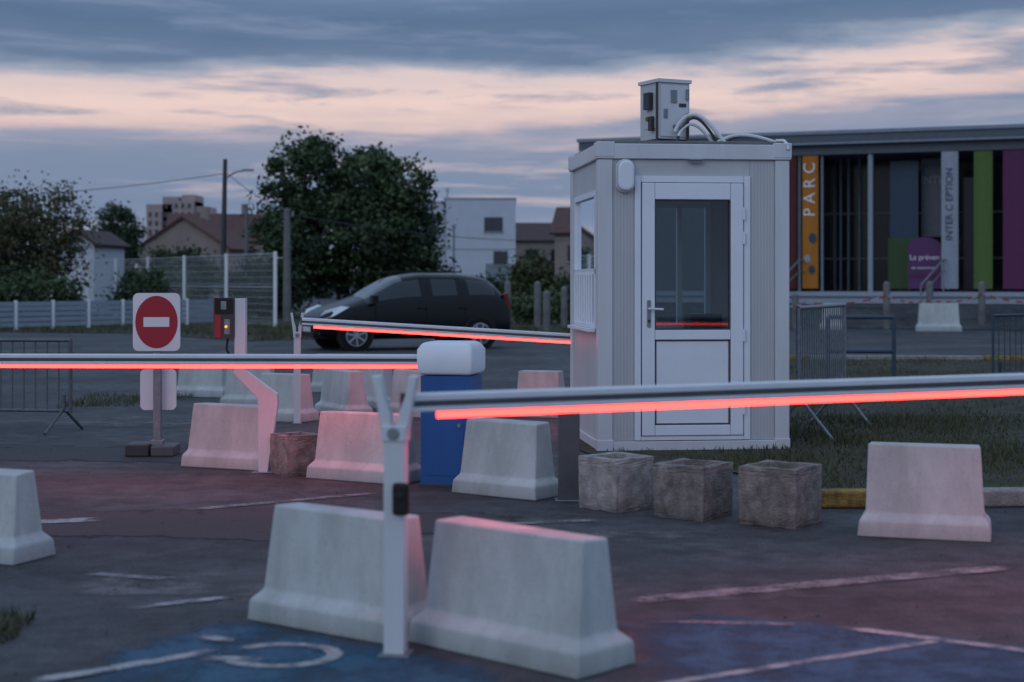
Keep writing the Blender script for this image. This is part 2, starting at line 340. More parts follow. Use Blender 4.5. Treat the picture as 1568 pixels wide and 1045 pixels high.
cfr(-1.46,11.09,-.76,10.7)
cfr(-.405,10.34,.15,9.94,h=.48)
cfr(1.885,8.57,2.557,8.36,h=.50)
for (px0,py0,px1,py1) in [(-4.10,18.9,-3.45,18.7),(-3.25,17.4,-2.65,17.3),(-2.62,15.7,-2.08,15.4),(-2.1,16.6,-1.70,15.9),(-1.80,17.3,-1.42,17.0),(-2.55,19.6,-1.8,19.5),(-.02,16.1,.5,15.9),(-1.35,16.4,-.9,15.9)]:
    cfr(px0,py0,px1,py1)
cfr(11.1,43.0,12.3,42.8,s=1.65); cfr(8.7,44.5,9.3,44.2,s=1.6)

def planter(x,y,side,h,ang,k):
    r=empty('concrete_planter',(x,y,0),R(ang)); b=MB(); t=.045; s=side/2
    rings=[]
    for hw,z in((s*.96,0),(s*.97,.03),(s*.995,h-.05),(s*1.0,h),(s-t,h),(s-t-.01,h*.35)):
        rings.append([(-hw,-hw,z),(hw,-hw,z),(hw,hw,z),(-hw,hw,z)])
    b.ring(rings,k)
    o=b.obj('basin',r)
    bm=bmesh.new(); bm.from_mesh(o.data); bmesh.ops.subdivide_edges(bm,edges=bm.edges,cuts=4,use_grid_fill=True)
    for v in bm.verts:
        v.co+=Vector((random.gauss(0,.0018),random.gauss(0,.0018),random.gauss(0,.002)))
    bm.to_mesh(o.data); bm.free()
    bv=o.modifiers.new('b','BEVEL'); bv.width=.012; bv.segments=2; bv.limit_method='ANGLE'; bv.angle_limit=R(50)
    g=MB(); q=s-t-.012; g.v=[(-q,-q,h*.55),(q,-q,h*.55),(q,q,h*.55),(-q,q,h*.55)]; g.f=[[0,1,2,3]]; g.m=[g.mi('grass')]; g.obj('soil',r)
planter(.64,9.66,.33,.32,42,'conc3'); planter(1.08,9.33,.345,.315,52,'conc2'); planter(1.55,9.05,.36,.335,55,'conc2'); planter(-1.57,11.35,.27,.29,35,'conc2')

# ---------------------------------------------------------------- barrier gates
def gate(cab,cabrot,tip,arm_at,led0,led1,bodyk='blue',brk=True):
    r=empty('barrier_gate',(cab[0],cab[1],0))
    b=MB(); b.b2(-.175,.175,-.15,.15,0,.755,bodyk); b.b2(-.19,.19,-.165,.165,0,.02,'dark')
    b.b2(-.13,.13,-.154,-.1502,.08,.68,bodyk); b.cyl((.10,-.165,.42),(.10,-.15,.42),.014,'gal')
    b.obj('cabinet',r,rot=(0,0,cabrot),bevel=.018)
    h=MB(); rr=[]
    for w,d,z in((.185,.165,.76),(.198,.178,.80),(.198,.178,.93),(.17,.15,.975),(.13,.11,.985)):
        rr.append([(-w,-d,z),(w,-d,z),(w,d,z),(-w,d,z)])
    h.ring(rr,'pvc'); h.obj('head',r,rot=(0,0,cabrot),bevel=.02)
    t=Vector(tip);a=Vector(arm_at); d=t-a; L=d.length; rz=math.atan2(d.y,d.x); ry=-math.asin(d.z/L)
    lo=a-Vector((cab[0],cab[1],0))
    m=MB()
    def sect(hw,z0,z1): return [(0,hw,z0),(0,hw,z1),(0,hw*.6,z1+.006),(0,-hw*.6,z1+.006),(0,-hw,z1),(0,-hw,z0)]
    def ext(sec,k,x0=0,x1=L): m.ring([[(x0,y,z) for _,y,z in sec],[(x1,y,z) for _,y,z in sec]],k)
    ext(sect(.026,.004,.028),'alu'); ext([(0,.019,-.016),(0,.019,.003),(0,-.019,.003),(0,-.019,-.016)],'bollard'); ext([(0,.026,-.036),(0,.026,-.017),(0,-.026,-.017),(0,-.026,-.036)],'alu')
    m.box((L+.006,0,-.001),(.012,.056,.074),'dark')
    m.obj('arm',r,loc=lo,rot=(0,ry,rz),bevel=.004)
    l=MB(); x0,x1=led0,L-led1; w=.011
    pr=[(-w,-.040),(w,-.040),(w,-.058),(w*.6,-.064),(-w*.6,-.064),(-w,-.058)]
    l.ring([[(x0,y,z) for y,z in pr],[(x1,y,z) for y,z in pr]],'led')
    l.m[3]=l.mi('leddown')
    l.obj('led_strip',r,loc=lo,rot=(0,ry,rz))
    if brk:
        c=MB(); c.box((-.02,0,0),(.05,.07,.085),'gal'); c.cyl((.0,0,0),(-.10,0,0),.03,'gal'); c.obj('arm_bracket',r,loc=lo,rot=(0,ry,rz),bevel=.008)
    return r
gate((4.55,8.28),R(25),(-.40,5.88,.943),(4.2,8.05,.943),.05,.13)
gate((-.415,10.75),R(-14),(-4.9,11.0,.855),(-.60,10.80,.858),.05,.05,brk=False)
gate((1.95,15.0),R(5),(-2.05,15.32,1.005),(1.70,14.75,.80),.05,.12,'bollard')

def restpost(x,y,h,w,rot,lock=True,fs=1):
    r=empty('barrier_rest_post',(x,y,0),rot); b=MB()
    b.b2(-w/2,w/2,-w/2,w/2,.008,h,'white'); b.b2(-w*.75,w*.75,-w*.75,w*.75,0,.008,'gal')
    b.obj('post',r,bevel=.01)
    f=MB()
    for sx in(-1,1):
        f.prism([(sx*.012,h-.02),(sx*.048*fs,h-.03),(sx*.075*fs,h+.12),(sx*.088*fs,h+.185),(sx*.054*fs,h+.185),(sx*.042*fs,h+.11),(sx*.016*fs,h+.045)],-.03*fs,.03*fs,'white')
    f.cyl((0,-.05,h-.03),(0,.05,h-.03),.025*fs,'gal'); f.b2(-w*.6,w*.6,-w*.58,w*.58,h-.06,h-.0,'white')
    f.obj('fork',r,bevel=.006)
    if lock:
        k=MB(); k.b2(.0,.062,-w/2-.035,-w/2-.001,.53,.65,'black'); k.cyl((.03,-w/2-.04,.60),(.03,-w/2-.01,.60),.02,'black'); k.obj('lock_box',r,bevel=.012)
restpost(-.435,5.87,.86,.078,R(-8))
restpost(-2.10,15.32,.90,.065,R(10),False,.75)
b=MB(); b.b2(-.068,.068,-.05,.05,.01,.60,'bollard'); b.b2(-.09,.09,-.07,.07,0,.01,'gal'); b.b2(-.072,.072,-.054,.054,.60,.62,'dark'); b.obj('steel_bollard',loc=(.362,9.99,0),bevel=.008)

# card reader on kinked post
r=empty('card_reader_post',(-1.816,11.45,0)); b=MB()
b.prism([(-.03,0),(-.035,.54),(-.215,.725),(-.205,.74),(-.205,1.27),(-.125,1.27),(-.125,.745),(.105,.575),(.11,.50),(.035,0)],-.04,.04,'white')
b.b2(-.08,.09,-.08,.08,0,.008,'gal'); b.obj('post',r,bevel=.008)
b=MB(); b.b2(-.35,-.207,-.055,.06,.98,1.275,'dark'); b.b2(-.343,-.215,-.062,-.0555,1.16,1.27,'black'); b.b2(-.30,-.26,-.064,-.0625,1.19,1.25,'gal')
b.b2(-.356,-.3505,-.05,.055,.985,1.27,'red'); b.b2(-.343,-.300,-.061,-.0555,.985,1.15,'red'); b.b2(-.275,-.235,-.0585,-.0555,1.01,1.12,'gal')
b.cyl((-.262,-.064,1.065),(-.262,-.059,1.065),.009,'ind'); b.path([(-.26,0,.98),(-.27,0,.9),(-.24,0,.84),(-.20,0,.82)],.008,'black')
b.obj('reader_box',r,bevel=.005)

# no entry sign
r=empty('no_entry_sign',(-2.85,12.6,0),R(3)); b=MB()
def rrect(w,h,rad,cx,cz,n=6):
    p=[]
    for qx,qz,a0 in((1,1,0),(-1,1,90),(-1,-1,180),(1,-1,270)):
        for j in range(n+1):
            t=R(a0+90*j/n); p.append((cx+qx*(w/2-rad)+rad*math.cos(t)*(1 if True else 1)*1 - (0 if qx>0 else 0),cz+qz*(h/2-rad)+rad*math.sin(t)))
    return p
b.prism(rrect(.375,.465,.045,0,1.068),-.045,-.03,'signw')
b.prism([(.168*math.cos(t),1.068+.21*math.sin(t)) for t in[2*math.pi*j/40 for j in range(40)]],-.048,-.0455,'red')
b.prism(rrect(.205,.078,.004,.0,1.068,2),-.052,-.0485,'signw')
b.obj('sign_plate',r,bevel=.002)
b=MB(); b.b2(-.03,.03,-.03,.03,.06,1.25,'gal'); b.prism(rrect(.29,.33,.04,0.0,.52),.035,.045,'signw'); b.b2(-.05,.05,-.05,.05,.02,.12,'gal')
b.obj('pole',r,bevel=.004)
b=MB(); b.b2(-.23,-.04,-.16,.14,0,.10,'dark'); b.b2(-.03,.16,-.16,.14,0,.085,'bollard'); b.obj('foot_weights',r,bevel=.015)

# crowd barriers
def crowd(x,y,ang,L=2.2,h=1.08,k='gal',feet=(.2,.8),z0=.20,gap=.11):
    r=empty('crowd_control_barrier',(x,y,0),R(ang)); b=MB()
    b.cyl((0,0,h),(L,0,h),.019,k); b.cyl((0,0,z0),(L,0,z0),.016,k); b.cyl((0,0,z0-.02),(0,0,h),.019,k); b.cyl((L,0,z0-.02),(L,0,h),.019,k)
    n=int(L/gap)
    for i in range(1,n): b.cyl((L*i/n,0,z0),(L*i/n,0,h),.007,k,n=6)
    for f in feet:
        X=L*f; b.cyl((X,0,z0+.02),(X-.05,-.30,0.01),.015,k); b.cyl((X,0,z0+.02),(X+.05,.30,0.01),.015,k); b.cyl((X,0,z0),(X,0,z0+.15),.02,k)
    b.obj('frame',r); return r
crowd(-6.20,14.75,-8,2.15,.85,'steel2',feet=(.2,.97))
crowd(2.50,13.7,66,1.9,1.16,feet=(.05,.9),z0=.34,gap=.09)
def plain_barrier(x,y,ang,k,L=1.9,h=1.1):
    r=empty('tube_barrier',(x,y,0),R(ang)); b=MB()
    b.cyl((0,0,0),(0,0,h),.03,k); b.cyl((L,0,0),(L,0,h),.03,k); b.cyl((0,0,h),(L,0,h),.03,k); b.cyl((0,0,h*.45),(L,0,h*.45),.03,k); b.obj('frame',r)
M['bt']=mat('blue_grey_paint',(.03,.055,.09),.5)
plain_barrier(4.50,22.3,-4,'bt',.92,.88)
crowd(6.2,20.2,35,1.5,.95,'bt',feet=(.1,.9))

# ---------------------------------------------------------------- booth
r=empty('guard_booth',(.703,12.78,0),R(6.1)); W=1.6;D=1.6;H=2.52
b=MB()
b.b2(.0,W,0,D,.0,.085,'white')
b.b2(-.012,W+.012,-.012,D+.012,2.395,H,'white')
for (x,y) in((0,0),(W-.12,0),(0,D-.12),(W-.12,D-.12)): b.b2(x,x+.12,y,y+.12,.087,2.393,'white')
for i,(x,y) in enumerate(((0,0),(W-.12,0),(0,D-.12),(W-.12,D-.12))):
    b.b2(x-.016,x+.136,y-.016,y+.136,2.41,2.535,'white'); b.b2(x-.006,x+.126,y-.006,y+.126,.002,.10,'white')
b.obj('frame',r,bevel=.008)
b=MB()
y0,y1=.02,.06
b.b2(.122,.30,y0,y1,.087,2.393,'panel'); b.b2(1.27,1.478,y0,y1,.087,2.393,'panel'); b.b2(.302,1.268,y0,y1,2.262,2.393,'panel')
for x in [.14+.027*i for i in range(6)]+[1.285+.027*i for i in range(7)]: b.b2(x,x+.018,.0165,.0195,.09,2.39,'panel')
def sidewall(x0,x1):
    b.b2(x0,x1,.122,1.478,.087,1.0,'panel'); b.b2(x0,x1,.122,1.478,2.15,2.393,'panel'); b.b2(x0,x1,.122,.20,1.002,2.148,'panel'); b.b2(x0,x1,1.40,1.478,1.002,2.148,'panel')
sidewall(.02,.06); sidewall(W-.06,W-.02)
b.b2(.122,1.478,D-.06,D-.02,.087,.95,'panel'); b.b2(.122,1.478,D-.06,D-.02,2.12,2.393,'panel'); b.b2(.122,.72,D-.06,D-.02,.952,2.118,'panel'); b.b2(1.30,1.478,D-.06,D-.02,.952,2.118,'panel')
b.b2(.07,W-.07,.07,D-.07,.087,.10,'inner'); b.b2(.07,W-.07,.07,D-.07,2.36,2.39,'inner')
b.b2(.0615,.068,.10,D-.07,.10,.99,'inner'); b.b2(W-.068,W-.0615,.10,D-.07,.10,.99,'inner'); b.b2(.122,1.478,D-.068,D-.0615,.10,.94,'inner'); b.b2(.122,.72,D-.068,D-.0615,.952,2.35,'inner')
b.obj('walls',r,bevel=.002)
b=MB(); b.b2(.12,1.45,D-.6,D-.08,.72,.75,'desk'); b.b2(1.02,1.30,D-.5,D-.2,.752,1.10,'dark'); b.b2(.52,.60,.9,1.0,.1,1.9,'desk'); b.obj('desk',r)
b=MB()
for xs in((.004,.064),(W-.064,W-.004)):
    b.b2(xs[0],xs[1],.202,1.398,1.002,1.05,'pvc'); b.b2(xs[0],xs[1],.202,1.398,2.10,2.148,'pvc'); b.b2(xs[0],xs[1],.202,1.398,1.45,1.50,'pvc')
    b.b2(xs[0],xs[1],.202,.25,1.052,2.098,'pvc'); b.b2(xs[0],xs[1],1.35,1.398,1.052,2.098,'pvc')
for i in range(8): b.cyl((.0,.32+i*.135,1.03),(.0,.32+i*.135,1.47),.012,'pvc',n=8)
b.b2(-.05,.003,.18,1.42,.975,1.0,'pvc')
b.b2(W-.068,W-.066,.25,.75,1.05,2.10,'inner')  # roller blind on the right-hand window
b.b2(.722,1.298,D-.07,D-.01,.954,1.0,'pvc'); b.b2(.722,1.298,D-.07,D-.01,2.07,2.116,'pvc')
b.b2(.722,.77,D-.07,D-.01,1.002,2.068,'pvc'); b.b2(1.25,1.298,D-.07,D-.01,1.002,2.068,'pvc'); b.b2(.985,1.03,D-.07,D-.01,1.002,2.068,'pvc')
b.obj('window_frames',r,bevel=.004)
g=MB()
for x in(.035,W-.035): g.v+= [(x,.25,1.05),(x,1.35,1.05),(x,1.35,2.1),(x,.25,2.1)]; i=len(g.v)-4; g.f.append([i,i+1,i+2,i+3]); g.m.append(g.mi('glass'))
i=len(g.v); g.v+=[(.77,D-.04,1.0),(1.25,D-.04,1.0),(1.25,D-.04,2.07),(.77,D-.04,2.07)]; g.f.append([i,i+1,i+2,i+3]); g.m.append(g.mi('glass'))
g.obj('window_panes',r)
b=MB(); f0,f1=.0,.07
b.b2(.302,.355,f0,f1,.09,2.26,'pvc'); b.b2(1.215,1.268,f0,f1,.09,2.26,'pvc'); b.b2(.357,1.213,f0,f1,2.205,2.26,'pvc'); b.b2(.357,1.213,f0,f1,.09,.125,'pvc')
b.obj('door_frame',r,bevel=.005)
b=MB(); e0,e1=-.012,.055
b.b2(.362,.468,e0,e1,.13,2.20,'pvc'); b.b2(1.102,1.208,e0,e1,.13,2.20,'pvc'); b.b2(.470,1.10,e0,e1,2.065,2.20,'pvc'); b.b2(.470,1.10,e0,e1,.915,.995,'pvc'); b.b2(.470,1.10,e0,e1,.13,.215,'pvc')
b.b2(.482,1.088,.008,.04,.227,.903,'pvc')
b.obj('door_leaf',r,bevel=.006)
b=MB()
for q in((.4705,.4815,.217,.913),(1.0885,1.0995,.217,.913)): b.b2(*q[:2],.004,.03,*q[2:],'groove')
for q in((.217,.2265),(.9035,.913)): b.b2(.4705,1.0995,.004,.03,*q,'groove')
b.b2(.470,.480,.0,.03,.996,2.064,'groove'); b.b2(1.09,1.10,.0,.03,.996,2.064,'groove'); b.b2(.48,1.09,.0,.03,2.055,2.064,'groove'); b.b2(.48,1.09,.0,.03,.996,1.005,'groove')
b.b2(.3565,.3605,.0,.03,.13,2.2,'groove'); b.b2(1.2095,1.2135,.0,.03,.13,2.2,'groove')
b.obj('seals',r)
g=MB(); g.v=[(.48,.022,1.0),(1.09,.022,1.0),(1.09,.022,2.06),(.48,.022,2.06)]; g.f=[[0,1,2,3]]; g.m=[g.mi('glass')]; g.obj('door_pane',r)
b=MB(); b.b2(.402,.432,-.022,-.0125,1.02,1.24,'gal'); b.cyl((.417,-.05,1.17),(.417,-.02,1.17),.011,'alu'); b.cyl((.417,-.05,1.17),(.53,-.055,1.165),.010,'alu'); b.cyl((.417,-.03,1.07),(.417,-.02,1.07),.012,'dark')
for z in(.35,.95,1.75,1.95): b.cyl((1.212,-.02,z-.05),(1.212,-.02,z+.05),.010,'pvc')
b.obj('door_handle',r,bevel=.002)
b=MB()
b.prism(rrect(.155,.275,.07,.222,2.255),-.02,.016,'white'); b.obj('lamp_base',r,bevel=.01)
b=MB(); b.prism(rrect(.135,.25,.062,.222,2.255),-.07,-.021,'pvc'); b.obj('lamp_cover',r,bevel=.028,seg=4)
b=MB(); b.b2(.75,.86,-.02,-.013,2.365,2.385,'gal'); b.b2(.745,.865,-.035,-.013,2.386,2.394,'gal'); b.obj('vent',r)
b=MB(); b.b2(.03,W-.03,.03,D-.03,2.521,2.55,'skirt'); b.obj('roof',r,bevel=.01)
c=empty('electrical_cabinet',(0,0,0)); c.parent=r; c.location=(.64,.35,2.551); c.rotation_euler=(0,0,R(20))
b=MB(); b.b2(-.15,.15,-.12,.18,.03,.50,'panel'); b.b2(-.165,.165,-.135,.195,.50,.53,'white'); b.b2(-.14,.14,-.10,.16,0,.03,'dark')
b.b2(-.135,.135,-.128,-.1205,.05,.48,'white'); b.b2(-.04,.02,-.134,-.129,.33,.44,'gal'); b.b2(-.11,-.07,-.134,-.129,.20,.28,'gal'); b.b2(.04,.11,-.134,-.129,.30,.33,'dark'); b.b2(-.02,.05,-.134,-.129,.12,.15,'gal')
b.b2(-.156,-.1505,-.09,.10,.12,.46,'panel'); b.b2(-.20,-.157,-.04,.05,.28,.42,'dark'); b.b2(-.19,-.157,-.06,-.01,.10,.22,'dark'); b.cyl((-.20,.0,.2),(-.16,.0,.2),.02,'yellow')
b.cyl((.12,-.14,.03),(.12,-.14,.25),.012,'dark'); b.cyl((.12,-.14,.36),(.12,-.14,.45),.014,'gal')
b.cyl((-.155,-.10,0),(-.155,-.10,.5),.012,'dark')
b.obj('enclosure',c,bevel=.006)
b=MB()
def arc(p,q,hh,rad,k,n=16,dy=0,pw=.8):
    p=Vector(p);q=Vector(q); P=[p.lerp(q,i/n)+Vector((0,dy*math.sin(math.pi*i/n),hh*math.sin(math.pi*(i/n)**pw))) for i in range(n+1)]; b.path(P,rad,k)
arc((.68,.2,2.64),(1.08,.10,2.54),.18,.017,'cable'); arc((.69,.17,2.56),(1.03,.14,2.54),.20,.012,'dark'); arc((.70,.16,2.60),(1.0,.2,2.55),.12,.013,'cable')
arc((1.02,.12,2.545),(1.52,.06,2.54),.065,.014,'cable'); arc((1.12,.25,2.555),(1.55,.2,2.54),.07,.011,'dark'); b.path([(1.50,.06,2.56),(1.56,.03,2.56),(1.58,-.02,2.52),(1.58,-.03,2.48)],.012,'cable')
b.obj('cables',r)

# ---------------------------------------------------------------- car
r=empty('parked_car',(-2.20,32.3,0),R(24)); r.scale=(1.02,1.02,1.02)
b=MB()
st=[(0.00,.50,.58,.46,.62,.30,.63),(0.05,.66,.64,.62,.69,.42,.70),(.22,.79,.74,.74,.80,.52,.83),(.60,.84,.83,.80,.92,.60,.96),(1.0,.845,.90,.81,1.03,.63,1.07),
(1.12,.845,.92,.81,1.11,.63,1.16),(1.55,.845,.95,.81,1.36,.60,1.41),(1.72,.845,.96,.81,1.43,.59,1.475),(2.15,.845,.97,.81,1.485,.58,1.53),(2.24,.845,.975,.81,1.49,.58,1.535),(2.98,.845,1.0,.80,1.48,.57,1.53),(3.07,.845,1.0,.80,1.475,.57,1.525),(3.50,.83,1.02,.78,1.42,.55,1.48),(3.72,.82,1.02,.76,1.36,.53,1.43),(3.92,.80,1.0,.74,1.12,.56,1.16),(4.03,.76,.95,.71,.98,.56,1.0),(4.08,.70,.80,.66,.82,.5,.83)]
rows=[]
for x,w,zb,wb,zt,wt,zc in st:
    zl=.20 if .2<x<3.9 else .28
    half=[(w*.86,zl),(w*.985,.32),(w,.52),((w+wb)/2+.012,(.55*.4+zb*.6)),(wb+.008,zb-.02),(wb-.004,zb+.015),(wt,zt),(wt*.5,zc*.7+zt*.3),(0,zc)]
    rows.append([(x-2.04,-y,z) for y,z in half]+[(x-2.04,y,z) for y,z in half[-2::-1]])
n=len(rows[0]); 
for rw in rows: b.v.extend(rw)
for i in range(len(rows)-1):
    xm=(st[i][0]+st[i+1][0])/2
    for j in range(n-1):
        jj=j if j<8 else n-2-j
        k='carpaint'
        if jj==5 and 1.0<xm<3.72 and not(2.15<xm<2.24) and not(2.98<xm<3.07): k='carglass'
        if jj in(6,7):
            if 1.0<xm<1.72: k='wscreen'
            if 3.72<xm<3.95: k='carglass'
        b.f.append([i*n+j,i*n+j+1,(i+1)*n+j+1,(i+1)*n+j]); b.m.append(b.mi(k))
    b.f.append([i*n+n-1,i*n,(i+1)*n,(i+1)*n+n-1]); b.m.append(b.mi('black'))
b.f.append(list(range(n))[::-1]); b.m.append(b.mi('carpaint')); b.f.append([(len(rows)-1)*n+q for q in range(n)]); b.m.append(b.mi('carpaint'))
o=b.obj('body',r,smooth=True); sm=o.modifiers.new('s','SUBSURF'); sm.levels=2; sm.render_levels=2
b=MB()
for wx in(.72-2.04,3.32-2.04):
    for sy in(-1,1):
        b.cyl((wx,sy*.70,.33),(wx,sy*.852,.33),.365,'black',n=32)
        b.cyl((wx,sy*.66,.31),(wx,sy*.865,.31),.31,'tyre',n=32)
        b.cyl((wx,sy*.80,.31),(wx,sy*.869,.31),.205,'dark',n=28)
        for a in range(7):
            t=2*math.pi*a/7+.3; b.box((wx+.11*math.cos(t),sy*.874,.31+.11*math.sin(t)),(.19,.012,.035),'alloy',ry=-t)
        b.ring([[(wx+rr*math.cos(t),yy,.31+rr*math.sin(t)) for t in[2*math.pi*q/28 for q in range(28)]] for rr,yy in((.205,sy*.866),(.216,sy*.876),(.195,sy*.878),(.195,sy*.868))],'alloy',cap=False)
        b.cyl((wx,sy*.86,.31),(wx,sy*.882,.31),.04,'alloy')
b.obj('wheels',r)
b=MB()
for sy in(-1,1):
    b.ring([[(-2.01,sy*.50,.60),(-1.94,sy*.72,.62),(-1.74,sy*.835,.70),(-1.44,sy*.825,.86),(-1.60,sy*.78,.885),(-1.88,sy*.64,.80)],[(-1.93,sy*.48,.60),(-1.86,sy*.62,.62),(-1.70,sy*.70,.68),(-1.46,sy*.70,.80),(-1.62,sy*.66,.80),(-1.86,sy*.54,.72)]],'lens')
    b.box((-.98,sy*.93,1.02),(.12,.18,.13),'carpaint'); b.box((-.92,sy*.86,.98),(.06,.1,.04),'black')
    b.box((1.93,sy*.70,.95),(.10,.10,.34),'tail',ry=-.25)
    for hx in(.05,.92): b.box((hx,sy*.862,.83),(.18,.02,.03),'carpaint')
    b.box((.35,sy*.856,.42),(2.0,.016,.05),'black')
    for dx in(-.92,.14,.98): b.box((dx,sy*.850,.62),(.008,.012,.55),'black')
    b.cyl((-1.99,sy*.56,.36),(-1.92,sy*.56,.36),.05,'lens')
b.box((-2.03,0,.50),(.03,.62,.10),'black'); b.box((-2.02,0,.33),(.05,.8,.12),'black'); b.box((-2.06,0,.42),(.012,.50,.10),'plate'); b.box((-2.035,0,.56),(.03,.10,.05),'alloy')
b.box((.25,-.56,1.545),(1.5,.03,.03),'black'); b.box((.25,.56,1.545),(1.5,.03,.03),'black'); b.cyl((1.0,0,1.52),(1.15,0,1.70),.006,'black')
b.box((-.75,-.15,1.17),(.02,.5,.015),'black',ry=.5)
b.obj('trim',r,bevel=.008)

# ---------------------------------------------------------------- trees
def leafmesh(name,blobs,ncl,per,cr,leaf,mats,seed,parent=None,loc=(0,0,0)):
    rg=np.random.RandomState(seed); w=np.array([q[3]*q[4]*q[5] for q in blobs]); w=w/w.sum()
    V=[];MI=[];C=[]
    for _ in range(ncl):
        q=blobs[rg.choice(len(blobs),p=w)]; d=rg.normal(size=3); d/=np.linalg.norm(d); rad=rg.uniform(.25,1)**.45*rg.uniform(.85,1.14)
        c=np.array(q[:3])+d*rad*np.array(q[3:6]); 
        if c[2]<.25: c[2]=.25+abs(rg.normal())*.2
        C.append(c); n=int(per*rg.uniform(.5,1.4)); sc=cr*rg.uniform(.5,1.4)
        P=c+rg.normal(size=(n,3))*sc*np.array([1,1,.7])
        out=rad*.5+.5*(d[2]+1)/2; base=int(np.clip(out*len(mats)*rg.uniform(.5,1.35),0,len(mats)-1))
        u=rg.normal(size=(n,3)); u/=np.linalg.norm(u,axis=1)[:,None]; t=rg.normal(size=(n,3)); v=np.cross(u,t); v/=np.linalg.norm(v,axis=1)[:,None]
        s=(leaf*rg.uniform(.6,1.3,size=n))[:,None]
        V.append(np.stack([P-u*s,P+v*s*.55,P+u*s,P-v*s*.55],1).reshape(-1,3))
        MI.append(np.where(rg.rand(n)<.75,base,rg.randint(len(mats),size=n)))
    V=np.concatenate(V); MI=np.concatenate(MI); V[:,2]=np.maximum(V[:,2],.02); n=len(MI)
    me=bpy.data.meshes.new(name); me.vertices.add(n*4); me.vertices.foreach_set('co',V.ravel()); me.loops.add(n*4); me.loops.foreach_set('vertex_index',np.arange(n*4,dtype=np.int32))
    me.polygons.add(n); me.polygons.foreach_set('loop_start',np.arange(0,n*4,4,dtype=np.int32)); me.polygons.foreach_set('loop_total',np.full(n,4,dtype=np.int32))
    for k in mats: me.materials.append(M[k])
    me.polygons.foreach_set('material_index',MI.astype(np.int32)); me.update(calc_edges=True); me.validate()
    o=bpy.data.objects.new(name,me); col.objects.link(o); o.location=loc
    if parent: o.parent=parent
    return C
def tree(name,x,y,blobs,trunk,ncl,per,cr,leaf,mats,seed,tr=.22):
    r=empty(name,(x,y,0)); C=leafmesh('crown',blobs,ncl,per,cr,leaf,mats,seed,r)
    b=MB(); rg=random.Random(seed)
    pts=[Vector((0,0,0))]; 
    for i in range(4): pts.append(pts[-1]+Vector((rg.uniform(-.15,.15),rg.uniform(-.1,.1),trunk/4)))
    for i in range(4): b.cyl(pts[i],pts[i+1],tr*(1-.12*i),'bark',tr*(1-.12*(i+1)))
    for c in rg.sample(C,min(40,len(C))):
        s=pts[rg.choice((2,3,4))]; e=Vector(c); m=s.lerp(e,.5)+Vector((0,0,.25)); b.cyl(s,m,tr*.32,'bark',tr*.18,n=6); b.cyl(m,e,tr*.18,'bark',.02,n=6)
    b.obj('trunk',r,smooth=True); return r
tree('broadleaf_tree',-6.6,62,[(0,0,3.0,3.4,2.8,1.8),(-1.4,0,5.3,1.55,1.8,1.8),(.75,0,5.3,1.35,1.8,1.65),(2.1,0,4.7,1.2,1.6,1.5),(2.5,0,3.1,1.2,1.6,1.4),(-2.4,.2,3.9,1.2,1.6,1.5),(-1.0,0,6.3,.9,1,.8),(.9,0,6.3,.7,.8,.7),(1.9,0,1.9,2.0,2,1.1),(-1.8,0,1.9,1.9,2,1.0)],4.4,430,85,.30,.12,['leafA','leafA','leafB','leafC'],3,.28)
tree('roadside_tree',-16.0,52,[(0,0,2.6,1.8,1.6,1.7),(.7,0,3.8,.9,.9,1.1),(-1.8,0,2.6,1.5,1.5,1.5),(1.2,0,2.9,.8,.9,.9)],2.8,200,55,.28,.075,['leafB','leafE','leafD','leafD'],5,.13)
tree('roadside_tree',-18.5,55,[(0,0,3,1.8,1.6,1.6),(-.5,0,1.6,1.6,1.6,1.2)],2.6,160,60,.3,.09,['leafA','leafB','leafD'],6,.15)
tree('round_tree',-22.6,90,[(0,0,4.2,1.2,1.2,1.7),(0,0,3.0,1.2,1.2,1.3)],2.6,130,60,.28,.11,['leafA','leafA','leafB'],8,.18)
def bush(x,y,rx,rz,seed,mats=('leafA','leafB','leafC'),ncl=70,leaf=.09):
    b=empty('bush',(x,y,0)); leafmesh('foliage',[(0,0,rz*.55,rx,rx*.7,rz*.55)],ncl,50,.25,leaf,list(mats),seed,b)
    m=MB(); 
    for i in range(5): m.cyl((0,0,0),(random.uniform(-.5,.5)*rx,random.uniform(-.3,.3),rz*.7),.04,'bark',.015,n=6)
    m.obj('stems',b)
bush(-14.8,49.5,1.6,1.5,11); bush(-17.6,50,1.8,2.0,12,('leafA','leafA','leafD')); bush(-12.9,56,1.5,1.6,13)
bush(-16.6,78,2.0,2.9,14,('leafA','leafA','leafB'),110,.12); bush(.6,60,1.1,2.0,15,('leafB','leafC','leafD'),70,.10); bush(2.2,66,1.6,1.5,16); bush(.9,50,.9,.7,17,('leafB','leafC'))
bush(-1.2,70,1.3,1.3,18,('leafA','leafB')); bush(-3.0,60,1.3,1.5,19,('leafA','leafB')); bush(-9.2,58,1.5,2.0,20,('leafA','leafA','leafB'),100)
bush(1.3,88,1.0,2.8,21,('leafB','leafD'))
bl=[]
rg=random.Random(4)
for i in range(70):
    X=-75+i*1.9; bl.append((X,rg.uniform(-6,6),1.2,2.0,2.0,rg.uniform(1.4,2.9)))
leafmesh('distant_tree_row',bl,900,45,.55,.26,['leafA','leafA','leafB'],22,None,(0,125,0))

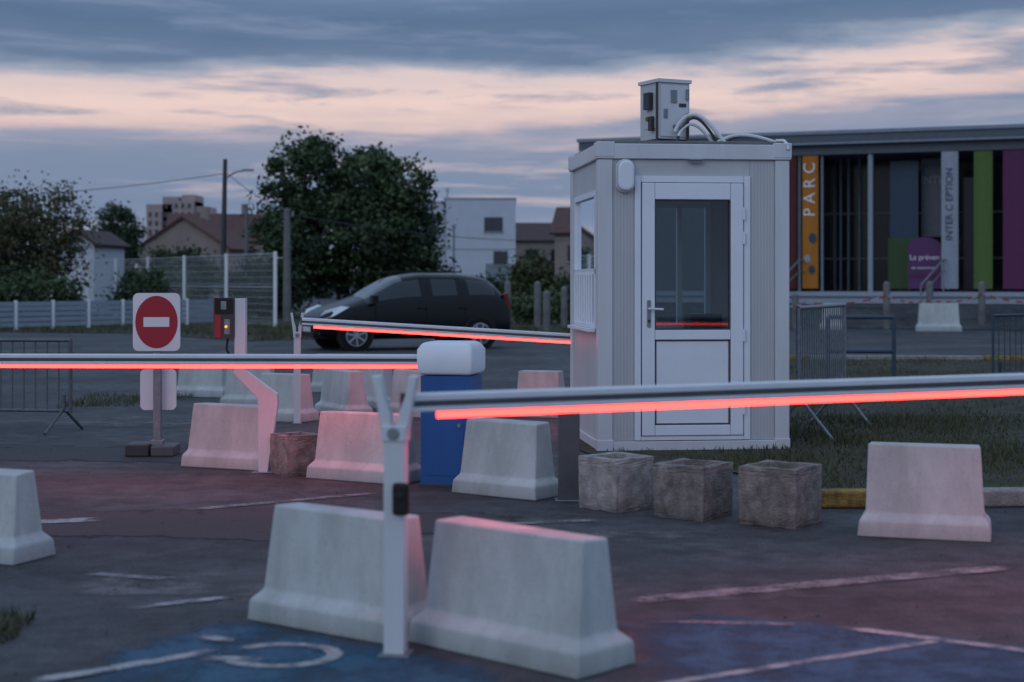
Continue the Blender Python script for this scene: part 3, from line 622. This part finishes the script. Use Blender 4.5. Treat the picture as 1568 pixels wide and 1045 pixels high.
# ---------------------------------------------------------------- fences
def meshfence(name,p,q,hs,npan,gap=.16):
    r=empty(name); b=MB(); p=Vector(p);q=Vector(q)
    P=[p.lerp(q,i/npan) for i in range(npan+1)]
    for i,a in enumerate(P): b.box((a.x,a.y,hs(i)/2+.03),(.10,.10,hs(i)+.06),'signw')
    b.obj('posts',r)
    m=MB()
    for i in range(npan):
        a,c=P[i],P[i+1]; h=min(hs(i),hs(i+1)); L=(c-a).length; n=int(L/gap)
        for j in range(1,n): e=a.lerp(c,j/n); m.box((e.x,e.y,h/2+.03),(.008,.008,h-.06),'wire')
        for z in[.1+.2*w for w in range(int(h/.2))]: m.cyl((a.x,a.y,z),(c.x,c.y,z),.005,'wire',n=4)
        for z in(h*.55,h): m.cyl((a.x,a.y,z),(c.x,c.y,z),.013,'wire',n=4)
    m.obj('wire_panels',r)
meshfence('mesh_fence',(-6.95,46,0),(-17.6,65,0),lambda i:2.2,5)
meshfence('mesh_fence',(-18.1,65.5,0),(-24,70,0),lambda i:2.0-.3*i,4)
r=empty('low_white_fence'); b=MB()
p=Vector((-15.5,42.2,0)); q=Vector((-9.4,50,0))
for i in range(9):
    e=p.lerp(q,i/8); b.box((e.x,e.y,.42),(.09,.09,.84),'signw')
d=q-p; a=math.atan2(d.y,d.x); mid=p.lerp(q,.5)
for z in(.15,.30,.45,.60,.74): b.box((mid.x,mid.y,z),(d.length,.03,.125),'bwhite',rz=a)
b.obj('slats',r)

# ---------------------------------------------------------------- poles and wires
r=empty('street_lamp',(-11.1,60,0)); b=MB(); b.cyl((0,0,0),(.12,0,6.05),.13,'dark',.08); b.path([(.10,0,5.3),(.5,0,5.55),(.85,0,5.62)],.035,'gal'); b.box((1.0,0,5.63),(.40,.16,.08),'gal'); b.obj('pole',r)
for (x,y,h,w) in((-8.57,54,3.9,.15),(-10.1,59.6,4.2,.1)):
    b=MB(); b.cyl((0,0,0),(0,0,h),w,'skirt',w*.7); b.box((0,0,h-.3),(.5,.06,.06),'dark'); b.cyl((.2,0,h-.27),(.2,0,h-.1),.04,'gal'); b.obj('concrete_utility_pole',loc=(x if y>55 else -7.75,y,0))
def wire(p,q,sag):
    b=MB(); p=Vector(p);q=Vector(q); n=12; b.path([p.lerp(q,i/n)-Vector((0,0,sag*4*(i/n)*(1-i/n))) for i in range(n+1)],.014,'dark',n=5); b.obj('overhead_wire')
wire((-11.0,60,5.5),(-26,60,4.6),.35); wire((-11.0,60,5.6),(-7.75,54,3.8),.15); wire((-7.75,54,3.7),(6,75,3.5),.5)
b=MB(); b.cyl((0,0,0),(0,0,3.8),.05,'bwhite'); b.cyl((0,0,3.75),(0,0,3.9),.09,'bwhite'); b.obj('lamp_post',loc=(-2.6,70,0))
for (x,y,h) in((.75,46,1.35),(-.12,46.5,1.35),(.95,43,1.1),(10.9,45.6,1.35),(12.1,45.4,1.35),(13.55,45.2,1.35),(8.4,46.5,1.0),(1.6,48,1.2)):
    b=MB(); b.cyl((0,0,0),(0,0,h-.04),.10,'skirt',n=16); b.cyl((0,0,h-.04),(0,0,h+.03),.10,'skirt',.04,n=16); b.obj('concrete_bollard',loc=(x,y,0))
b=MB(); Ps=[(7.4,46.2,.75),(8.6,45.9,.72),(10.9,45.5,.95),(12.1,45.3,.80),(13.55,45.1,1.0),(15.4,44.9,.8)]
for a,c in zip(Ps[:-1],Ps[1:]):
    a=Vector(a);c=Vector(c); n=10
    for i in range(n):
        s=a.lerp(c,i/n);e=a.lerp(c,(i+1)/n); s.z-=.25*4*(i/n)*(1-i/n)*.5; e.z-=.25*4*((i+1)/n)*(1-(i+1)/n)*.5
        k=len(b.v); b.v+=[tuple(s),tuple(e),(e.x,e.y,e.z+.05),(s.x,s.y,s.z+.05)]; b.f.append([k,k+1,k+2,k+3]); b.m.append(b.mi('tred' if i%2 else 'bwhite'))
b.obj('barrier_tape')

# ---------------------------------------------------------------- houses
def win(b,cx,y,cz,w,h,mul=1):
    b.b2(cx-w/2,cx+w/2,y-.03,y,cz-h/2,cz+h/2,'frame')
    n=mul
    for i in range(n):
        x0=cx-w/2+.06+i*(w-.06)/n; b.b2(x0,x0+(w-.06)/n-.06,y-.045,y-.031,cz-h/2+.06,cz+h/2-.06,'win')
    b.b2(cx-w/2-.05,cx+w/2+.05,y-.10,y,cz-h/2-.08,cz-h/2-.003,'bwhite')
r=empty('white_modern_house',(-4.75,110,0)); b=MB()
b.b2(0,5.0,0,8,0,7.1,'render'); b.b2(-.05,5.05,-.05,8.05,7.1,7.22,'bwhite'); b.b2(-2.2,-.003,1.6,7,0,6.9,'render'); b.b2(-2.25,-.05,1.55,7,6.9,7.05,'bwhite')
b.b2(2.9,4.97,-.02,-.002,0,2.6,'render2'); b.b2(0,5,-.012,-.002,3.55,3.62,'render2'); b.b2(.02,.10,-.03,-.002,0,7.05,'render2')
win(b,3.45,-.003,5.35,1.3,1.0,2); win(b,3.95,-.003,3.0,1.0,.95,2); win(b,-1.2,1.597,5.2,1.1,1.9,2); win(b,-1.1,1.597,2.6,1.2,1.3,2)
b.cyl((.1,3,7.2),(.1,3,8.1),.03,'dark'); b.box((.1,3,8.0),(.6,.03,.03),'dark'); b.box((.1,3,7.85),(.4,.03,.03),'dark')
b.obj('walls',r)
def gable(name,x,y,w,d,h,rh,rz,wall,roof,wins,chim=True,flip=False):
    r=empty(name,(x,y,0),R(rz)); b=MB(); b.b2(-w/2,w/2,0,d,0,h,wall)
    b.ring([[(-w/2,0,h),(-w/2,d,h),(-w/2,d/2,h+rh)],[(w/2,0,h),(w/2,d,h),(w/2,d/2,h+rh)]],wall)
    e=.3; th=math.atan2(rh,d/2); L=math.hypot(rh,d/2)+e
    for sg in(1,-1):
        cy=d/2-sg*(d/4+e*.5*math.cos(th)); cz=h+rh/2-e*.5*math.sin(th)+.08
        b.box((0,cy,cz),(w+.5,L,.12),roof,rx=sg*th)
    if chim: b.box((w*.25,d*.5,h+rh+.35),(.5,.5,1.0),'beige')
    for q in wins: win(b,q[0],-.003,q[1],q[2],q[3],2)
    b.obj('walls',r); return r
gable('beige_house',4.6,85,4.6,6,4.0,1.4,-8,'beige','tile',[(-1.2,2.9,.8,.9),(.3,2.9,.8,.9),(-1.2,1.0,.8,.9)])
gable('brown_roof_house',3.6,125,9,7,4.6,1.4,5,'beige','tile2',[(-2,3.4,1,1),(0,3.4,1,1)])
gable('red_roof_house',-20.5,110,7,7,4.2,1.9,10,'beige','tile',[(-1,3,.8,.9)])
gable('red_roof_house',-17.2,100,5,6,3.4,1.9,80,'beige','tile',[])
gable('small_white_house',-19.0,74,4.0,1.7,3.1,.55,84,'render','tile2',[],False)
r=empty('apartment_block',(-64,290,0)); b=MB()
for x0,x1,h in((-4,1,15.6),(1,5,16.2),(5,7.5,15.2),(-1,2,17.0),(2.5,5,17.4),(7.5,9.5,14.0)):
    b.b2(x0,x1-.02,(x0%3)*.7,10,0,h,'pinkb')
    for z in np.arange(10,h-1,1.6):
        for x in np.arange(x0+.7,x1-.5,1.2): b.b2(x-.25,x+.3,(x0%3)*.7-.06,(x0%3)*.7-.01,z,z+.9,'win')
b.obj('walls',r)

# ---------------------------------------------------------------- exhibition building
r=empty('exhibition_hall',(2.30,52.6,0),R(-21.1)); b=MB(); Lb=26
b.b2(0,Lb,-.2,16,5.72,6.02,'fascia'); b.b2(-.05,Lb,-.27,16,6.021,6.13,'fascial'); b.b2(0,Lb,.1,16,5.40,5.717,'fascia'); b.b2(0,Lb,-.205,-.201,5.70,5.76,'fascial')
b.obj('roof',r)
b=MB(); b.b2(0,Lb,3.2,15,1.0,5.39,'facade')
for i in range(21): b.b2(.6+i*1.22,.68+i*1.22,3.08,3.19,1.05,5.39,'frame')
for z in(2.1,3.6): b.b2(0,Lb,3.1,3.18,z,z+.07,'frame')
b.b2(0,6.2,.6,3.0,1.05,5.39,'fascia')
for s in(8.35,8.6,8.95): b.cyl((s,1.9,1.05),(s,1.9,5.39),.04,'fascia')
b.b2(6.3,7.05,1.2,1.3,1.05,5.39,'facade')
b.obj('facade',r)
b=MB()
for s in(9.55,16.2,20.0): b.cyl((s,.25,1.05),(s,.25,5.39),.085,'bwhite',n=16)
b.cyl((7.30,.3,1.05),(7.30,.3,5.39),.06,'fascial'); b.cyl((8.02,.3,1.05),(8.02,.3,5.39),.045,'fascial')
b.obj('columns',r)
def fin(s,w,k,y=.1,z0=1.15,z1=5.37,t=.06):
    m=MB(); n=8; fr=[]
    for i in range(n+1):
        x=-w/2+w*i/n; yy=-.06*math.cos(math.pi*(i/n-.5)); fr.append((x,yy))
    ring=fr+[(x,yy+t) for x,yy in fr[::-1]]
    m.ring([[(x,yy,z0) for x,yy in ring],[(x,yy,z1) for x,yy in ring]],k); m.obj('banner',r,loc=(s,y,0))
fin(7.68,.50,'orange'); fin(7.12,.26,'maroon'); fin(12.0,.50,'bwhite',-.1); fin(12.97,.55,'green'); fin(14.0,.9,'mag'); fin(15.2,.5,'orange')
b=MB(); b.b2(10.05,10.93,1.0,1.05,2.75,5.2,'bluep'); b.b2(10.0,10.93,.95,1.0,1.15,2.75,'greenp'); b.b2(10.70,11.72,.25,.30,1.15,2.40,'purple')
b.prism([(11.2+.51*math.cos(t),2.40+.36*math.sin(t)) for t in[math.pi*j/16 for j in range(17)]],.252,.298,'purple'); b.b2(10.95,11.85,1.6,1.66,2.8,5.3,'fascia'); b.b2(12.35,12.7,.6,.66,1.1,4.6,'facade')
b.b2(10.72,11.70,.240,.2495,1.48,1.62,'mag')
b.obj('display_panels',r)
text('P A R C',r,(7.68,.025,4.30),(R(90),R(-90),0),.52,'signw'); text('INTER C EPTION',r,(12.0,-.175,3.75),(R(90),R(-90),0),.30,'bluep'); text('La préven',r,(11.21,.235,2.12),(R(90),0,0),.23,'signw'); text('en mouvement',r,(11.21,.235,1.80),(R(90),0,0),.13,'signw'); text('INTER',r,(11.4,1.59,4.6),(R(90),0,0),.34,'fascial')
b=MB()
for (cx,cz,rx,rz2,k) in((7.76,2.75,.12,.16,'bluep'),(7.60,2.1,.10,.13,'bwhite'),(7.74,1.75,.10,.14,'bluep')):
    b.prism([(cx+rx*math.cos(t),cz+rz2*math.sin(t)) for t in[2*math.pi*j/20 for j in range(20)]],.028,.034,k)
b.obj('banner_dots',r)
b=MB(); b.b2(0,Lb,-.6,15,.92,1.05,'bwhite'); b.b2(0,Lb,-.95,-.602,.70,.84,'bwhite'); b.b2(0,Lb,-.598,15,.0,.918,'fascia'); b.b2(0,Lb,-.90,-.603,.0,.698,'fascia')
b.ring([[(0,-3.5,0.015),(0,-.952,.60),(0,-.952,0.015)],[(Lb,-3.5,0.015),(Lb,-.952,.60),(Lb,-.952,0.015)]],'asph')
b.obj('entrance_steps',r)
b=MB()
def rail(s):
    b.path([(s,-1.6,1.25),(s+.55,-.5,2.05),(s+.55,1.5,2.05)],.03,'gal'); b.path([(s,-1.6,.95),(s+.55,-.5,1.7),(s+.55,1.5,1.7)],.018,'gal'); b.cyl((s,-1.6,.4),(s,-1.6,1.25),.025,'gal'); b.cyl((s+.55,-.5,1.0),(s+.55,-.5,2.05),.025,'gal')
for s in(6.9,11.3): rail(s)
b.obj('handrails',r)

# ---------------------------------------------------------------- world
w=bpy.data.worlds.new('World'); scene.world=w; w.use_nodes=True; nt=w.node_tree; N=nt.nodes;L=nt.links; N.clear()
sun_el,sun_az=R(25),R(215)
sky=N.new('ShaderNodeTexSky'); sky.sky_type='NISHITA'; sky.sun_disc=False; sky.sun_elevation=sun_el; sky.sun_rotation=sun_az
tc=N.new('ShaderNodeTexCoord'); sep=N.new('ShaderNodeSeparateXYZ'); L.new(tc.outputs['Generated'],sep.inputs[0])
def math_(op,a,bv,cl=False):
    m=N.new('ShaderNodeMath'); m.operation=op; m.use_clamp=cl
    for i,q in enumerate((a,bv)):
        if isinstance(q,(int,float)): m.inputs[i].default_value=q
        else: L.new(q,m.inputs[i])
    return m.outputs[0]
def noise(sc,scale,detail,rough=.6,off=(0,0,0)):
    mp=N.new('ShaderNodeMapping'); mp.inputs['Scale'].default_value=sc; mp.inputs['Location'].default_value=off; L.new(tc.outputs['Generated'],mp.inputs['Vector'])
    n=N.new('ShaderNodeTexNoise'); n.inputs['Scale'].default_value=scale; n.inputs['Detail'].default_value=detail; n.inputs['Roughness'].default_value=rough; n.inputs['Distortion'].default_value=.3
    L.new(mp.outputs[0],n.inputs['Vector']); return n.outputs['Fac']
n1=noise((1,1,8),3.5,8,.55,(1.3,.2,0)); n2=noise((1,1,10),7,9,.62,(4,2,1)); n3=noise((1,1,5),18,6,.6,(0,7,3))
z=sep.outputs['Z']; xp=math_('MAXIMUM',sep.outputs['X'],0)
e=math_('SUBTRACT',z,math_('MULTIPLY',xp,.06)); e=math_('ADD',e,math_('MULTIPLY',math_('SUBTRACT',n1,.5),.050)); e=math_('ADD',e,math_('MULTIPLY',math_('SUBTRACT',n3,.5),.016)); e=math_('ADD',e,.012)
t=math_('MULTIPLY',e,4,True)
rp=N.new('ShaderNodeValToRGB'); cr=rp.color_ramp
stops=[(0,(.34,.34,.45)),(.14,(.24,.28,.40)),(.24,(.165,.225,.36)),(.34,(.19,.24,.36)),(.415,(.30,.31,.42)),(.45,(.66,.50,.49)),(.49,(.82,.61,.56)),(.545,(.68,.55,.55)),(.575,(.30,.34,.44)),(.61,(.125,.185,.30)),(.68,(.092,.15,.265)),(.78,(.13,.20,.34)),(1,(.20,.29,.46))]
cr.elements[0].position=0; cr.elements[0].color=(*stops[0][1],1); cr.elements[1].position=1; cr.elements[1].color=(*stops[-1][1],1)
for p,c in stops[1:-1]: q=cr.elements.new(p); q.color=(*c,1)
L.new(t,rp.inputs['Fac'])
r2=N.new('ShaderNodeValToRGB'); r2.color_ramp.elements[0].position=.50; r2.color_ramp.elements[0].color=(0,0,0,1); r2.color_ramp.elements[1].position=.62; r2.color_ramp.elements[1].color=(1,1,1,1); L.new(n2,r2.inputs['Fac'])
mx=N.new('ShaderNodeMixRGB'); L.new(math_('MULTIPLY',r2.outputs[0],.8),mx.inputs[0]); L.new(rp.outputs[0],mx.inputs[1]); mx.inputs[2].default_value=(.18,.24,.37,1)
n4=noise((1,1,14),6,7,.6,(9,4,2)); r4=N.new('ShaderNodeValToRGB'); r4.color_ramp.elements[0].position=.52; r4.color_ramp.elements[0].color=(0,0,0,1); r4.color_ramp.elements[1].position=.66; r4.color_ramp.elements[1].color=(1,1,1,1); L.new(n4,r4.inputs['Fac'])
bm_=N.new('ShaderNodeMapRange'); bm_.inputs['From Min'].default_value=.125; bm_.inputs['From Max'].default_value=.06; L.new(z,bm_.inputs['Value'])
bm2=N.new('ShaderNodeMapRange'); bm2.inputs['From Min'].default_value=.02; bm2.inputs['From Max'].default_value=.06; L.new(z,bm2.inputs['Value'])
mw=N.new('ShaderNodeMixRGB'); L.new(math_('MULTIPLY',math_('MULTIPLY',r4.outputs[0],bm_.outputs[0]),bm2.outputs[0]),mw.inputs[0]); L.new(mx.outputs[0],mw.inputs[1]); mw.inputs[2].default_value=(.56,.46,.50,1)
# the sunset glow lies in one direction only; the opposite sky is plain blue-grey cloud
back=N.new('ShaderNodeMapRange'); back.interpolation_type='SMOOTHSTEP'; back.inputs['From Min'].default_value=.65; back.inputs['From Max'].default_value=-.2; L.new(sep.outputs['Y'],back.inputs['Value'])
mb_=N.new('ShaderNodeMixRGB'); L.new(back.outputs[0],mb_.inputs[0]); L.new(mw.outputs[0],mb_.inputs[1]); mb_.inputs[2].default_value=(.31,.40,.57,1)
mr=N.new('ShaderNodeMapRange'); mr.interpolation_type='SMOOTHSTEP'; mr.inputs['From Min'].default_value=.2; mr.inputs['From Max'].default_value=.55; L.new(z,mr.inputs['Value'])
mo=N.new('ShaderNodeMixRGB'); L.new(mr.outputs[0],mo.inputs[0]); L.new(mb_.outputs[0],mo.inputs[1]); mo.inputs[2].default_value=(.34,.47,.70,1)
bg1=N.new('ShaderNodeBackground'); L.new(mo.outputs[0],bg1.inputs[0]); bg1.inputs[1].default_value=1.0
bg2=N.new('ShaderNodeBackground'); L.new(sky.outputs[0],bg2.inputs[0]); bg2.inputs[1].default_value=.005
ad=N.new('ShaderNodeAddShader'); L.new(bg1.outputs[0],ad.inputs[0]); L.new(bg2.outputs[0],ad.inputs[1])
ow=N.new('ShaderNodeOutputWorld'); L.new(ad.outputs[0],ow.inputs[0])
sl=bpy.data.lights.new('fill_sun','SUN'); sl.energy=.28; sl.angle=R(30); sl.color=(1,.97,.94); so=bpy.data.objects.new('fill_sun',sl); col.objects.link(so)  # soft lamp added behind-left for even front light; the sunset lies ahead
d=Vector((math.sin(sun_az)*math.cos(sun_el),math.cos(sun_az)*math.cos(sun_el),math.sin(sun_el))); so.rotation_euler=d.to_track_quat('Z','Y').to_euler(); so.location=(0,0,20)

# ---------------------------------------------------------------- camera
cd=bpy.data.cameras.new('camera'); cam=bpy.data.objects.new('camera',cd); col.objects.link(cam); cam.location=(0,0,1.4); cam.rotation_euler=(R(90),0,0)
cd.lens=55.1; cd.sensor_width=36; cd.shift_y=-92.5/1568; cd.clip_end=3000; cd.clip_start=.1
cd.dof.use_dof=True; cd.dof.focus_distance=12.6; cd.dof.aperture_fstop=2.0
scene.camera=cam
scene.view_settings.view_transform='Standard'; scene.view_settings.look='None'; scene.view_settings.exposure=0
